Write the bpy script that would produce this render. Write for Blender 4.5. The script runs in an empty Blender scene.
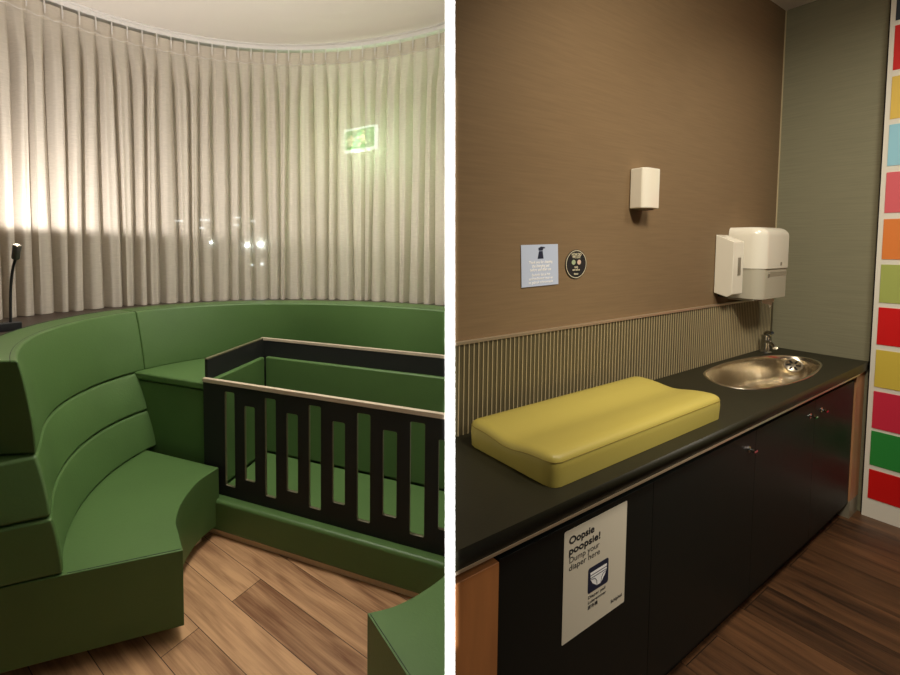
import bpy, bmesh, math, random
import numpy as np
from mathutils import Matrix, Vector
random.seed(7)
PI = math.pi
scn = bpy.context.scene
COL = scn.collection

# ------------------------------------------------------------------ camera
FPX = 427.0
PITCH = math.radians(2.6472)
cd = bpy.data.cameras.new('camera')
cam = bpy.data.objects.new('camera', cd); COL.objects.link(cam)
cam.location = (0, 0, 1.575)
cam.rotation_euler = (PI / 2 - PITCH, 0, 0)
cd.sensor_fit = 'HORIZONTAL'; cd.sensor_width = 36.0
cd.lens = FPX * 36.0 / 900.0
cd.shift_x = (450 - 335) / 900.0
cd.shift_y = -(337.5 - 264.74) / 900.0
cd.clip_start = 0.02
scn.camera = cam
scn.view_settings.view_transform = 'Standard'
scn.view_settings.look = 'None'
scn.view_settings.gamma = 1.0
scn.view_settings.exposure = 0.0

# ------------------------------------------------------------------ world and room lights
w = bpy.data.worlds.new('world'); scn.world = w; w.use_nodes = True
bg = w.node_tree.nodes['Background']
bg.inputs['Color'].default_value = (0.95, 0.96, 0.92, 1); bg.inputs['Strength'].default_value = 0.032

def area_light(name, loc, target, sx, sy, power, col, spread=PI):
    l = bpy.data.lights.new(name, 'AREA'); l.shape = 'RECTANGLE'; l.size = sx; l.size_y = sy
    l.energy = power; l.color = col; l.spread = spread
    o = bpy.data.objects.new(name, l); COL.objects.link(o); o.location = loc
    d = Vector(target) - Vector(loc)
    o.rotation_euler = d.to_track_quat('-Z', 'Y').to_euler()
    return o
def point_light(name, loc, power, col, radius):
    l = bpy.data.lights.new(name, 'POINT'); l.energy = power; l.color = col; l.shadow_soft_size = radius
    o = bpy.data.objects.new(name, l); COL.objects.link(o); o.location = loc
    return o
def spot_light(name, loc, target, angle, blend, power, col, radius=0.03):
    l = bpy.data.lights.new(name, 'SPOT'); l.spot_size = math.radians(angle); l.spot_blend = blend
    l.energy = power; l.color = col; l.shadow_soft_size = radius
    o = bpy.data.objects.new(name, l); COL.objects.link(o); o.location = loc
    d = Vector(target) - Vector(loc)
    o.rotation_euler = d.to_track_quat('-Z', 'Y').to_euler()
    return o
# left room: a soft ceiling panel above the booth
area_light('booth_ceiling_light', (-0.25, 2.1, 3.08), (-0.25, 2.1, 0), 1.0, 0.6, 23, (1.0, 0.95, 0.87), math.radians(125))
point_light('booth_fill', (-0.45, 2.05, 2.93), 13, (1.0, 0.95, 0.90), 0.08)  # unseen fill added to brighten the ceiling and curtain
# right room: two ceiling lights above the aisle in front of the counter, plus added fills
area_light('aisle_side_fill', (2.0, 0.65, 2.15), (1.1, 1.35, 0.85), 0.3, 0.3, 2.3, (1.0, 0.93, 0.80), math.radians(75))  # unseen fill added to brighten the front of the mat and the sign
area_light('aisle_ceiling_light', (1.3, 0.65, 3.04), (2.0, 1.9, 0.9), 0.5, 0.5, 36, (1.0, 0.89, 0.72), math.radians(124))
area_light('aisle_ceiling_light_far', (2.5, 1.2, 3.04), (2.9, 1.9, 0.8), 0.35, 0.35, 14, (1.0, 0.95, 0.82), math.radians(130))
point_light('aisle_upper_fill', (2.3, 1.3, 2.75), 4, (1.0, 0.93, 0.78), 0.06)  # unseen fill added to lift the ceiling and end wall
# narrow unseen fill added to whiten the front edge of the partition
_n = Vector((1, -0.26932 * math.cos(PITCH), 0.26932 * math.sin(PITCH))).normalized(); _u = Vector((0, math.sin(PITCH), math.cos(PITCH))); _d = _u.cross(_n)
edge_fill = area_light('partition_edge_fill', (0, 0, 0), (0, 1, 0), 0.011, 1.5, 0.5, (1, 1, 1), math.radians(1.9))
edge_fill.matrix_world = Matrix.Translation(Vector((0, 0, 1.575)) - _d * 0.15 - _u * 0.12) @ Matrix((_n, _u, -_d)).transposed().to_4x4()

# ------------------------------------------------------------------ materials
def lin(c):
    return tuple(((v / 255) / 12.92 if v / 255 <= 0.04045 else ((v / 255 + 0.055) / 1.055) ** 2.4) for v in c)
def mat(name, rgb, rough=0.6, metal=0.0, noise=None, bump=None, bscale=(1, 1, 1), spec=0.5, emit=None, coat=0.0):
    """rgb in 0-255 sRGB; noise=(scale vector, amount); bump=(scale, strength)"""
    m = bpy.data.materials.new(name); m.use_nodes = True
    nt = m.node_tree; b = nt.nodes['Principled BSDF']
    c = (*lin(rgb), 1)
    b.inputs['Base Color'].default_value = c
    b.inputs['Roughness'].default_value = rough
    b.inputs['Metallic'].default_value = metal
    b.inputs['Specular IOR Level'].default_value = spec
    b.inputs['Coat Weight'].default_value = coat
    if emit:
        b.inputs['Emission Color'].default_value = (*lin(emit[0]), 1); b.inputs['Emission Strength'].default_value = emit[1]
    tc = nt.nodes.new('ShaderNodeTexCoord')
    if noise:
        mp = nt.nodes.new('ShaderNodeMapping'); mp.inputs['Scale'].default_value = noise[0]
        if len(noise) > 2: mp.inputs['Rotation'].default_value = (0, 0, noise[2])
        nz = nt.nodes.new('ShaderNodeTexNoise'); nz.inputs['Scale'].default_value = 1.0; nz.inputs['Detail'].default_value = 5
        nt.links.new(tc.outputs['Object'], mp.inputs['Vector']); nt.links.new(mp.outputs[0], nz.inputs['Vector'])
        rp = nt.nodes.new('ShaderNodeMapRange'); a = noise[1]
        rp.inputs['From Min'].default_value = 0.3; rp.inputs['From Max'].default_value = 0.7
        rp.inputs['To Min'].default_value = 1 - a; rp.inputs['To Max'].default_value = 1 + a
        nt.links.new(nz.outputs['Fac'], rp.inputs['Value'])
        mx = nt.nodes.new('ShaderNodeVectorMath'); mx.operation = 'SCALE'
        mx.inputs[0].default_value = c[:3]
        nt.links.new(rp.outputs[0], mx.inputs['Scale']); nt.links.new(mx.outputs[0], b.inputs['Base Color'])
    if bump:
        n2 = nt.nodes.new('ShaderNodeTexNoise'); n2.inputs['Scale'].default_value = bump[0]; n2.inputs['Detail'].default_value = 3
        bp = nt.nodes.new('ShaderNodeBump'); bp.inputs['Strength'].default_value = bump[1]; bp.inputs['Distance'].default_value = 0.002
        m3 = nt.nodes.new('ShaderNodeMapping'); m3.inputs['Scale'].default_value = bscale
        nt.links.new(tc.outputs['Object'], m3.inputs[0]); nt.links.new(m3.outputs[0], n2.inputs['Vector']); nt.links.new(n2.outputs['Fac'], bp.inputs['Height'])
        nt.links.new(bp.outputs[0], b.inputs['Normal'])
    return m

def plank_mat(name, ang, width, length, c1, c2, dark, rough, origin=(0, 0)):
    m = bpy.data.materials.new(name); m.use_nodes = True
    nt = m.node_tree; b = nt.nodes['Principled BSDF']; b.inputs['Roughness'].default_value = rough
    b.inputs['Specular IOR Level'].default_value = 0.35
    tc = nt.nodes.new('ShaderNodeTexCoord'); mp = nt.nodes.new('ShaderNodeMapping'); mp.vector_type = 'TEXTURE'
    mp.inputs['Rotation'].default_value = (0, 0, ang); mp.inputs['Location'].default_value = (origin[0], origin[1], 0)
    nt.links.new(tc.outputs['Object'], mp.inputs['Vector'])
    br = nt.nodes.new('ShaderNodeTexBrick')
    br.inputs['Scale'].default_value = 1.0; br.inputs['Brick Width'].default_value = length; br.inputs['Row Height'].default_value = width
    br.inputs['Mortar Size'].default_value = 0.0016; br.inputs['Mortar Smooth'].default_value = 0.2; br.offset = 0.37; br.squash = 1
    br.inputs['Color1'].default_value = (0, 0, 0, 1); br.inputs['Color2'].default_value = (1, 1, 1, 1)
    br.inputs['Mortar'].default_value = (0.5, 0.5, 0.5, 1)
    nt.links.new(mp.outputs[0], br.inputs['Vector'])
    # grain stretched along the plank, shifted per plank
    ad = nt.nodes.new('ShaderNodeVectorMath'); ad.operation = 'MULTIPLY_ADD'
    nt.links.new(br.outputs['Color'], ad.inputs[0]); ad.inputs[1].default_value = (7, 13, 3); nt.links.new(mp.outputs[0], ad.inputs[2])
    ms = nt.nodes.new('ShaderNodeMapping'); ms.inputs['Scale'].default_value = (2.2, 17, 1); nt.links.new(ad.outputs[0], ms.inputs['Vector'])
    nz = nt.nodes.new('ShaderNodeTexNoise'); nz.inputs['Scale'].default_value = 1; nz.inputs['Detail'].default_value = 6; nz.inputs['Distortion'].default_value = 0.5
    nt.links.new(ms.outputs[0], nz.inputs['Vector'])
    mf = nt.nodes.new('ShaderNodeMapping'); mf.inputs['Scale'].default_value = (4, 150, 1); nt.links.new(ad.outputs[0], mf.inputs['Vector'])
    nf = nt.nodes.new('ShaderNodeTexNoise'); nf.inputs['Scale'].default_value = 1; nf.inputs['Detail'].default_value = 3
    nt.links.new(mf.outputs[0], nf.inputs['Vector'])
    m1 = nt.nodes.new('ShaderNodeMath'); m1.operation = 'MULTIPLY_ADD'; m1.inputs[1].default_value = 0.35
    nt.links.new(nf.outputs['Fac'], m1.inputs[0]); nt.links.new(nz.outputs['Fac'], m1.inputs[2])
    m2 = nt.nodes.new('ShaderNodeMath'); m2.operation = 'MULTIPLY_ADD'; m2.inputs[1].default_value = 0.22
    nt.links.new(br.outputs['Color'], m2.inputs[0]); nt.links.new(m1.outputs[0], m2.inputs[2])
    cr = nt.nodes.new('ShaderNodeValToRGB'); e = cr.color_ramp.elements
    e[0].position = 0.52; e[0].color = (*lin(c1), 1); e[1].position = 0.97; e[1].color = (*lin(c2), 1)
    nt.links.new(m2.outputs[0], cr.inputs['Fac'])
    mx = nt.nodes.new('ShaderNodeMix'); mx.data_type = 'RGBA'
    nt.links.new(br.outputs['Fac'], mx.inputs[0]); nt.links.new(cr.outputs['Color'], mx.inputs[6]); mx.inputs[7].default_value = (*lin(dark), 1)
    nt.links.new(mx.outputs[2], b.inputs['Base Color'])
    return m

def cloth_mat(name, rgb, transl, transp, scale):
    m = bpy.data.materials.new(name); m.use_nodes = True
    nt = m.node_tree; nt.nodes.remove(nt.nodes['Principled BSDF']); out = nt.nodes['Material Output']
    c = (*lin(rgb), 1)
    tc = nt.nodes.new('ShaderNodeTexCoord'); mp = nt.nodes.new('ShaderNodeMapping'); mp.inputs['Scale'].default_value = scale
    nz = nt.nodes.new('ShaderNodeTexNoise'); nz.inputs['Scale'].default_value = 1; nz.inputs['Detail'].default_value = 2
    nt.links.new(tc.outputs['Object'], mp.inputs[0]); nt.links.new(mp.outputs[0], nz.inputs['Vector'])
    rp = nt.nodes.new('ShaderNodeMapRange'); rp.inputs['From Min'].default_value = .3; rp.inputs['From Max'].default_value = .7
    rp.inputs['To Min'].default_value = .93; rp.inputs['To Max'].default_value = 1.07
    nt.links.new(nz.outputs['Fac'], rp.inputs['Value'])
    mx = nt.nodes.new('ShaderNodeVectorMath'); mx.operation = 'SCALE'; mx.inputs[0].default_value = c[:3]
    nt.links.new(rp.outputs[0], mx.inputs['Scale'])
    d = nt.nodes.new('ShaderNodeBsdfDiffuse'); t = nt.nodes.new('ShaderNodeBsdfTranslucent'); tr = nt.nodes.new('ShaderNodeBsdfTransparent')
    nt.links.new(mx.outputs[0], d.inputs['Color']); nt.links.new(mx.outputs[0], t.inputs['Color'])
    a = nt.nodes.new('ShaderNodeMixShader'); a.inputs[0].default_value = transl
    nt.links.new(d.outputs[0], a.inputs[1]); nt.links.new(t.outputs[0], a.inputs[2])
    bb = nt.nodes.new('ShaderNodeMixShader'); bb.inputs[0].default_value = transp
    nt.links.new(a.outputs[0], bb.inputs[1]); nt.links.new(tr.outputs[0], bb.inputs[2])
    nt.links.new(bb.outputs[0], out.inputs['Surface'])
    return m

M = dict(
    green=mat('green_leather', (77, 106, 57), 0.45, bump=(90, 0.25), noise=((3, 3, 3), 0.06), spec=0.4),
    piping=mat('dark_green_thread', (30, 48, 26), 0.6),
    plinth=mat('brushed_plinth', (215, 188, 156), 0.5, 0.0),
    walnut=mat('dark_walnut', (62, 50, 42), 0.45, noise=((4, 30, 4), 0.15)),
    crib=mat('black_laminate', (33, 35, 32), 0.6, spec=0.25),
    cribedge=mat('slot_edge_wood', (96, 92, 66), 0.5),
    ply=mat('plywood_edge', (186, 170, 148), 0.35, noise=((6, 6, 60), 0.08), spec=0.6),
    curtain=cloth_mat('linen_curtain', (222, 212, 197), 0.22, 0.20, (25, 25, 400)),
    header=cloth_mat('linen_heading', (222, 212, 197), 0.3, 0.08, (25, 25, 400)),
    track=mat('white_track', (225, 220, 214), 0.4),
    ceil=mat('ceiling_paint', (226, 218, 208), 0.9, bump=(60, 0.1)),
    white=mat('white_paint', (245, 245, 243), 0.7),
    black=mat('black_plastic', (28, 28, 30), 0.4),
    lampgrey=mat('grey_lamp_metal', (80, 78, 72), 0.45, 0.3),
    brown=mat('brown_wallcovering', (126, 104, 76), 0.75, noise=((5, 5, 160), 0.07), bump=(25, 0.15), spec=0.25),
    olive=mat('olive_wallcovering', (130, 126, 102), 0.7, noise=((6, 6, 200), 0.08), spec=0.3),
    slat=mat('olive_slat', (82, 74, 50), 0.55, noise=((30, 30, 6), 0.12)),
    joint=mat('pale_joint', (186, 170, 134), 0.5),
    metaltrim=mat('aluminium_trim', (190, 172, 145), 0.3, 0.6),
    counter=mat('black_counter', (36, 34, 20), 0.5, noise=((8, 8, 8), 0.1), bump=(120, 0.12), spec=0.3),
    door=mat('black_door_laminate', (20, 23, 20), 0.5, spec=0.18),
    gap=mat('dark_gap', (12, 12, 11), 0.8),
    orange=mat('orange_beech', (178, 116, 66), 0.5, noise=((22, 22, 3), 0.14)),
    beech2=mat('pale_beech', (170, 122, 84), 0.5, noise=((22, 22, 3), 0.12)),
    mustard=mat('mustard_vinyl', (172, 158, 78), 0.42, bump=(70, 0.12), spec=0.4),
    mustardseam=mat('mustard_seam', (128, 112, 40), 0.6),
    steel=mat('brushed_steel', (214, 204, 184), 0.26, 1.0, bump=(9, 1.0), bscale=(1.6, 1.6, 0.05)),
    chrome=mat('chrome', (215, 215, 212), 0.08, 1.0),
    plastic=mat('white_plastic', (232, 226, 210), 0.22, spec=0.5, coat=0.3),
    frost=mat('frosted_plastic', (182, 176, 158), 0.25, spec=0.5),
    frost2=mat('recess_plastic', (150, 142, 124), 0.3),
    greyplastic=mat('grey_plastic', (120, 112, 96), 0.4),
    paper=mat('white_paper', (228, 222, 206), 0.7),
    signpaper=mat('sign_paper', (214, 206, 186), 0.6),
    card=mat('pale_blue_card', (188, 200, 224), 0.6),
    navy=mat('navy_ink', (22, 30, 56), 0.6),
    ink=mat('black_ink', (24, 26, 28), 0.6),
    whiteink=mat('white_ink', (250, 250, 250), 0.6),
    cream=mat('cream_ink', (214, 206, 176), 0.6),
    pinkink=mat('pink_ink', (206, 180, 160), 0.6),
    greenink=mat('green_ink', (160, 176, 140), 0.6),
    greyfoot=mat('grey_metal_foot', (150, 142, 122), 0.4, 0.4),
    gridwhite=mat('white_grid_board', (226, 220, 206), 0.55),
    palewall=mat('pale_wall', (206, 208, 190), 0.9),
)
M['floorL'] = plank_mat('oak_planks', math.atan2(-0.634, 0.773), 0.166, 1.22, (112, 74, 48), (196, 154, 112), (52, 34, 22), 0.45, (-0.350, 1.945))
M['floorR'] = plank_mat('dark_oak_planks', math.atan2(-0.879, 0.4768), 0.26, 1.5, (34, 22, 14), (98, 67, 43), (26, 18, 12), 0.4, (2.0, 1.9))

# ------------------------------------------------------------------ helpers
CAMZ = Vector((0, 0, 1.575))
NRM = Vector((1, -0.26932 * math.cos(PITCH), 0.26932 * math.sin(PITCH))).normalized()   # right-hand normal of the partition plane
UPV = Vector((0, math.sin(PITCH), math.cos(PITCH))); DIRP = UPV.cross(NRM).normalized()
HALF = 0.0085
def clip(bm, side):
    """cut what crosses the partition; side 'L' keeps the left room's part, 'R' the right room's"""
    g = list(bm.verts) + list(bm.edges) + list(bm.faces)
    off = -(HALF + 0.002) if side == 'L' else (HALF + 0.002)
    r = bmesh.ops.bisect_plane(bm, geom=g, plane_co=CAMZ + NRM * off, plane_no=NRM, clear_outer=(side == 'L'), clear_inner=(side == 'R'), dist=1e-5)
    ed = [e for e in r['geom_cut'] if isinstance(e, bmesh.types.BMEdge)]
    if ed:
        try: bmesh.ops.holes_fill(bm, edges=ed, sides=0)
        except Exception: pass
    return bm
def root_matrix(o):
    m = Matrix.Identity(4)
    while o is not None:
        m = Matrix.LocRotScale(o.location, o.rotation_euler, None) @ m
        o = o.parent
    return m
def obj(name, bm, m, parent=None, bevel=0, seg=2, angle=40, label=None, smooth=True, recalc=True):
    if recalc: bmesh.ops.recalc_face_normals(bm, faces=bm.faces)
    if parent is not None: bm.transform(root_matrix(parent).inverted())
    me = bpy.data.meshes.new(name); bm.to_mesh(me); bm.free()
    o = bpy.data.objects.new(name, me); COL.objects.link(o)
    if m is not None: me.materials.append(m)
    if smooth:
        me.shade_smooth(); me.set_sharp_from_angle(angle=math.radians(angle))
    if bevel:
        b = o.modifiers.new('bevel', 'BEVEL'); b.width = bevel; b.segments = seg; b.limit_method = 'ANGLE'; b.angle_limit = math.radians(35)
        b.harden_normals = True
    if parent is not None: o.parent = parent
    if label: o['label'] = label
    return o
def tag(o, label, cat, group=None):
    o['label'] = label; o['category'] = cat
    if group: o['group'] = group
    return o
def thing(name, label, cat, loc=(0, 0, 0), rotz=0, group=None):
    o = bpy.data.objects.new(name, None); o.empty_display_size = 0.1; COL.objects.link(o)
    o.location = loc; o.rotation_euler = (0, 0, rotz)
    return tag(o, label, cat, group)
def struct(name, bm, m, **k):
    o = obj(name, bm, m, **k); o['kind'] = 'structure'; return o
def box(bm, x0, x1, y0, y1, z0, z1, T=None):
    vs = [Vector((x, y, z)) for z in (z0, z1) for x, y in ((x0, y0), (x1, y0), (x1, y1), (x0, y1))]
    if T is not None: vs = [T @ v for v in vs]
    v = [bm.verts.new(p) for p in vs]
    for f in ((3, 2, 1, 0), (4, 5, 6, 7), (0, 1, 5, 4), (1, 2, 6, 5), (2, 3, 7, 6), (3, 0, 4, 7)): bm.faces.new([v[i] for i in f])
    return bm
def B(*a, T=None): return box(bmesh.new(), *a, T=T)
def prism(bm, pts, z0, z1):
    lo = [bm.verts.new((p[0], p[1], z0)) for p in pts]; hi = [bm.verts.new((p[0], p[1], z1)) for p in pts]
    n = len(pts)
    bm.faces.new(lo[::-1]); bm.faces.new(hi)
    for i in range(n): bm.faces.new((lo[i], lo[(i + 1) % n], hi[(i + 1) % n], hi[i]))
    return bm
def lathe(bm, prof, T, n=24):
    """prof list of (r,z)"""
    rings = []
    for r, z in prof:
        rings.append([bm.verts.new(T @ Vector((r * math.cos(2 * PI * k / n), r * math.sin(2 * PI * k / n), z))) for k in range(n)] if r > 1e-6 else [bm.verts.new(T @ Vector((0, 0, z)))])
    for a, b in zip(rings, rings[1:]):
        for k in range(n):
            k2 = (k + 1) % n
            if len(a) == 1 and len(b) == 1: continue
            if len(a) == 1: bm.faces.new((a[0], b[k2], b[k]))
            elif len(b) == 1: bm.faces.new((a[k], a[k2], b[0]))
            else: bm.faces.new((a[k], a[k2], b[k2], b[k]))
    return bm
def tube(bm, pts, r, n=8, closed=False):
    pts = [Vector(p) for p in pts]; rings = []; up = None
    for i, p in enumerate(pts):
        if closed: d = pts[(i + 1) % len(pts)] - pts[i - 1]
        else: d = pts[min(i + 1, len(pts) - 1)] - pts[max(i - 1, 0)]
        d.normalize()
        if up is None: up = Vector((0, 0, 1)) if abs(d.z) < 0.9 else Vector((0, 1, 0))
        a = d.cross(up).normalized(); b = a.cross(d).normalized(); up = b
        rr = r[i] if isinstance(r, (list, tuple)) else r
        rings.append([bm.verts.new(p + a * (rr * math.cos(2 * PI * k / n)) + b * (rr * math.sin(2 * PI * k / n))) for k in range(n)])
    L = len(rings)
    for i in range(L if closed else L - 1):
        a, b = rings[i], rings[(i + 1) % L]
        for k in range(n): bm.faces.new((a[k], a[(k + 1) % n], b[(k + 1) % n], b[k]))
    if not closed: bm.faces.new(rings[0][::-1]); bm.faces.new(rings[-1])
    return bm
def rrect(x0, x1, y0, y1, r, n=4):
    out = []
    for cx, cy, a0 in ((x1 - r, y1 - r, 0), (x0 + r, y1 - r, 90), (x0 + r, y0 + r, 180), (x1 - r, y0 + r, 270)):
        for k in range(n + 1):
            a = math.radians(a0 + 90 * k / n); out.append((cx + r * math.cos(a), cy + r * math.sin(a)))
    return out
def ellipse(cx, cy, a, b, n=32): return [(cx + a * math.cos(2 * PI * k / n), cy + b * math.sin(2 * PI * k / n)) for k in range(n)]
def catmull(pts, n=8, closed=False):
    P = [Vector(p) for p in pts]; out = []; L = len(P)
    for i in range(L if closed else L - 1):
        if closed: a, b, c, d = P[i - 1], P[i], P[(i + 1) % L], P[(i + 2) % L]
        else: a, b, c, d = P[max(i - 1, 0)], P[i], P[i + 1], P[min(i + 2, L - 1)]
        for k in range(n):
            t = k / n
            out.append(0.5 * ((2 * b) + (c - a) * t + (2 * a - 5 * b + 4 * c - d) * t * t + (3 * b - a - 3 * c + d) * t ** 3))
    if not closed: out.append(P[-1])
    return out
def plate(loops, thick, T, bevel=0.0):
    """flat plate in local XY, holes from the further loops; z from 0 to thick"""
    cu = bpy.data.curves.new('tmp', 'CURVE'); cu.dimensions = '2D'; cu.fill_mode = 'BOTH'
    for lp in loops:
        sp = cu.splines.new('POLY'); sp.points.add(len(lp) - 1)
        for i, p in enumerate(lp): sp.points[i].co = (p[0], p[1], 0, 1)
        sp.use_cyclic_u = True
    cu.extrude = thick / 2; cu.bevel_depth = bevel
    if bevel: cu.bevel_resolution = 1; cu.offset = -bevel
    o = bpy.data.objects.new('tmp', cu); COL.objects.link(o)
    dg = bpy.context.evaluated_depsgraph_get(); me = bpy.data.meshes.new_from_object(o.evaluated_get(dg))
    bm = bmesh.new(); bm.from_mesh(me)
    bmesh.ops.remove_doubles(bm, verts=bm.verts, dist=1e-5)
    bpy.data.objects.remove(o); bpy.data.curves.remove(cu); bpy.data.meshes.remove(me)
    bm.transform(T @ Matrix.Translation((0, 0, thick / 2)))
    return bm
def text_bm(body, size, T, bold=0.0, align='LEFT', width=None, space=1.0):
    cu = bpy.data.curves.new('tmp', 'FONT'); cu.body = body; cu.size = size; cu.align_x = align
    cu.extrude = 0.0002; cu.space_line = space
    o = bpy.data.objects.new('tmp', cu); COL.objects.link(o)
    bpy.context.view_layer.update()
    if width:
        wd = o.dimensions.x
    dg = bpy.context.evaluated_depsgraph_get(); me = bpy.data.meshes.new_from_object(o.evaluated_get(dg))
    bm = bmesh.new(); bm.from_mesh(me)
    if width and wd > 0: bm.transform(Matrix.Diagonal((width / wd, 1, 1, 1)))
    bpy.data.objects.remove(o); bpy.data.curves.remove(cu); bpy.data.meshes.remove(me)
    if bold:
        base = bpy.data.meshes.new('t'); bm.to_mesh(base)
        for k, (dx, dy) in enumerate(((bold, 0), (-bold, 0), (0, bold), (0, -bold))):
            c = base.copy(); c.transform(Matrix.Translation((dx, dy, 0.00002 * (k + 1)))); bm.from_mesh(c); bpy.data.meshes.remove(c)
        bpy.data.meshes.remove(base)
    bm.transform(T)
    return bm
RX = Matrix.Rotation(PI / 2, 4, 'X')

# frames: right room (x along the brown wall towards the corner, y into the wall) and crib
RA = math.atan2(0.4768, 0.879)
RC = (2.91, 2.829, 0)
RM = Matrix.Translation(RC) @ Matrix.Rotation(RA, 4, 'Z')
CA = math.atan2(-0.3883, 0.9215)
CO = (-0.73, 2.331, 0)
CM = Matrix.Translation(CO) @ Matrix.Rotation(CA, 4, 'Z')
def rw(s, d, z=0): return RM @ Vector((s, -d, z))      # s along wall (0 = corner), d out from the wall

# ------------------------------------------------------------------ structure
CEIL = 3.12; CEILR = 3.085
for side, m in (('L', 'floorL'), ('R', 'floorR')):
    bm = B(-3.2, 4.6, -1.6, 4.4, -0.05, 0.0) if side == 'L' else B(-3.2, 5.4, -1.6, 4.4, -0.05, 0.0)
    struct('floor' if side == 'L' else 'floor_right', clip(bm, side), M[m], smooth=False)
    zc = CEIL if side == 'L' else CEILR
    struct('ceiling' if side == 'L' else 'ceiling_right', clip(B(-3.2, 5.4, -1.6, 4.4, zc, zc + 0.09), side), M['ceil'], smooth=False)
# thin partition between the two rooms, seen end-on
pm = Matrix.Translation(CAMZ) @ Matrix((DIRP, -NRM, UPV)).transposed().to_4x4()
bm = B(0.7767, 4.35, -HALF, HALF, -3.0, 3.0, T=pm)
for co, no in (((0, 0, 0), (0, 0, -1)), ((0, 0, CEIL), (0, 0, 1))):
    rr_ = bmesh.ops.bisect_plane(bm, geom=list(bm.verts) + list(bm.edges) + list(bm.faces), plane_co=co, plane_no=no, clear_outer=True)
    bmesh.ops.holes_fill(bm, edges=[e for e in rr_['geom_cut'] if isinstance(e, bmesh.types.BMEdge)])
struct('wall_partition', bm, M['white'], smooth=False)
struct('wall_left', B(-3.0, -2.9, -1.5, 4.3, 0, CEIL), M['brown'], smooth=False)
struct('wall_back', clip(B(-2.9, 1.3, 4.2, 4.3, 0, CEIL), 'L'), M['palewall'], smooth=False)
# right room walls
struct('wall_brown', clip(B(-3.2, 0.0, 0.0, 0.06, 0, CEILR, T=RM), 'R'), M['brown'], smooth=False)
struct('wall_end', B(0.0, 0.08, -1.9, 0.06, 0, CEILR, T=RM), M['olive'], smooth=False)
struct('trim_1', B(-0.006, -0.0005, -0.006, -0.0005, 1.235, CEILR - 0.002, T=RM), M['joint'], smooth=False)
struct('trim_2', B(-0.012, 0.0, -0.432, -0.424, 0, CEILR - 0.002, T=RM), M['gap'], smooth=False)

# white wall board with coloured rectangles
gb = thing('colour_grid_board', 'white wall board with a column of brightly coloured rectangles at right edge', 'wall panel', rw(-0.04, 0.44, 0), RA)
obj('board', B(-0.04, -0.0005, -1.6, -0.433, 0.0, CEILR - 0.003, T=RM), M['gridwhite'], gb, smooth=False)
tops = [3.05, 2.782, 2.506, 2.243, 1.98, 1.72, 1.465, 1.222, 0.979, 0.74, 0.509, 0.283]
bots = [2.81, 2.541, 2.274, 2.016, 1.755, 1.495, 1.25, 1.01, 0.766, 0.526, 0.31, 0.113]
cols = [('navy', (32, 44, 58)), ('red', (206, 22, 16)), ('yellow', (224, 188, 84)), ('light blue', (150, 204, 222)), ('coral pink', (218, 96, 104)),
        ('orange', (226, 128, 56)), ('light olive green', (166, 176, 92)), ('bright red', (212, 8, 12)), ('mustard yellow', (212, 186, 72)),
        ('crimson', (208, 44, 68)), ('green', (44, 138, 58)), ('scarlet', (206, 16, 14))]
for i, (cn, c) in enumerate(cols):
    m = mat('panel_' + cn.replace(' ', '_'), c, 0.45)
    for k, y0 in enumerate((-0.452, -0.86, -1.27)):
        if k: m = mat('panel_%d_%d' % (i, k), cols[(i + 5 * k) % 12][1], 0.45)
        obj('coloured_rectangle', B(-0.043, -0.0395, y0 - 0.385, y0, bots[i], tops[i], T=RM), m, gb, smooth=False, label=(cn + ' rectangle') if k == 0 else None)

# ------------------------------------------------------------------ LEFT ROOM: curved booth sofa
C0 = Vector((-0.30, 2.05))
def curve_fn(pts, deg=4):
    th = [math.atan2(y - C0.y, x - C0.x) % (2 * PI) for x, y in pts]; r = [math.hypot(x - C0.x, y - C0.y) for x, y in pts]
    p = np.polyfit(th, r, deg)
    return th[0], (lambda t: float(np.polyval(p, t)))
in_top = curve_fn([(-1.142, 1.512), (-1.246, 1.672), (-1.355, 1.90), (-1.415, 2.146), (-1.385, 2.39), (-1.275, 2.61), (-1.05, 2.82), (-0.775, 2.97), (-0.284, 3.03), (0.238, 2.91), (0.70, 2.68)], 5)
out_top = curve_fn([(-1.38, 1.512), (-1.49, 1.80), (-1.571, 2.146), (-1.558, 2.35), (-1.52, 2.53), (-1.42, 2.71), (-1.26, 2.90), (-0.816, 3.13), (-0.264, 3.20), (0.074, 3.16), (0.466, 3.04), (0.78, 2.86)], 5)
s1 = curve_fn([(-1.105, 1.545), (-1.2, 1.71), (-1.265, 1.859), (-1.345, 2.175), (-1.305, 2.385), (-1.17, 2.585), (-0.99, 2.79), (-0.75, 2.96), (-0.28, 3.045), (0.238, 2.92), (0.70, 2.68)], 6)
s2 = curve_fn([(-1.033, 1.514), (-1.135, 1.68), (-1.205, 1.855), (-1.245, 2.0), (-1.252, 2.231), (-1.202, 2.401), (-1.128, 2.519), (-1.02, 2.64)], 3)
s3 = curve_fn([(-0.991, 1.507), (-1.096, 1.686), (-1.169, 1.92), (-1.180, 2.1), (-1.174, 2.246), (-1.100, 2.445), (-1.03, 2.56)], 4)
out_low = curve_fn([(-1.37, 1.37), (-1.49, 1.80), (-1.56, 2.146), (-1.55, 2.35), (-1.51, 2.53), (-1.42, 2.71)], 3)
def pt(fn, t, z): r = fn(t); return Vector((C0.x + r * math.cos(t), C0.y + r * math.sin(t), z))
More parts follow.
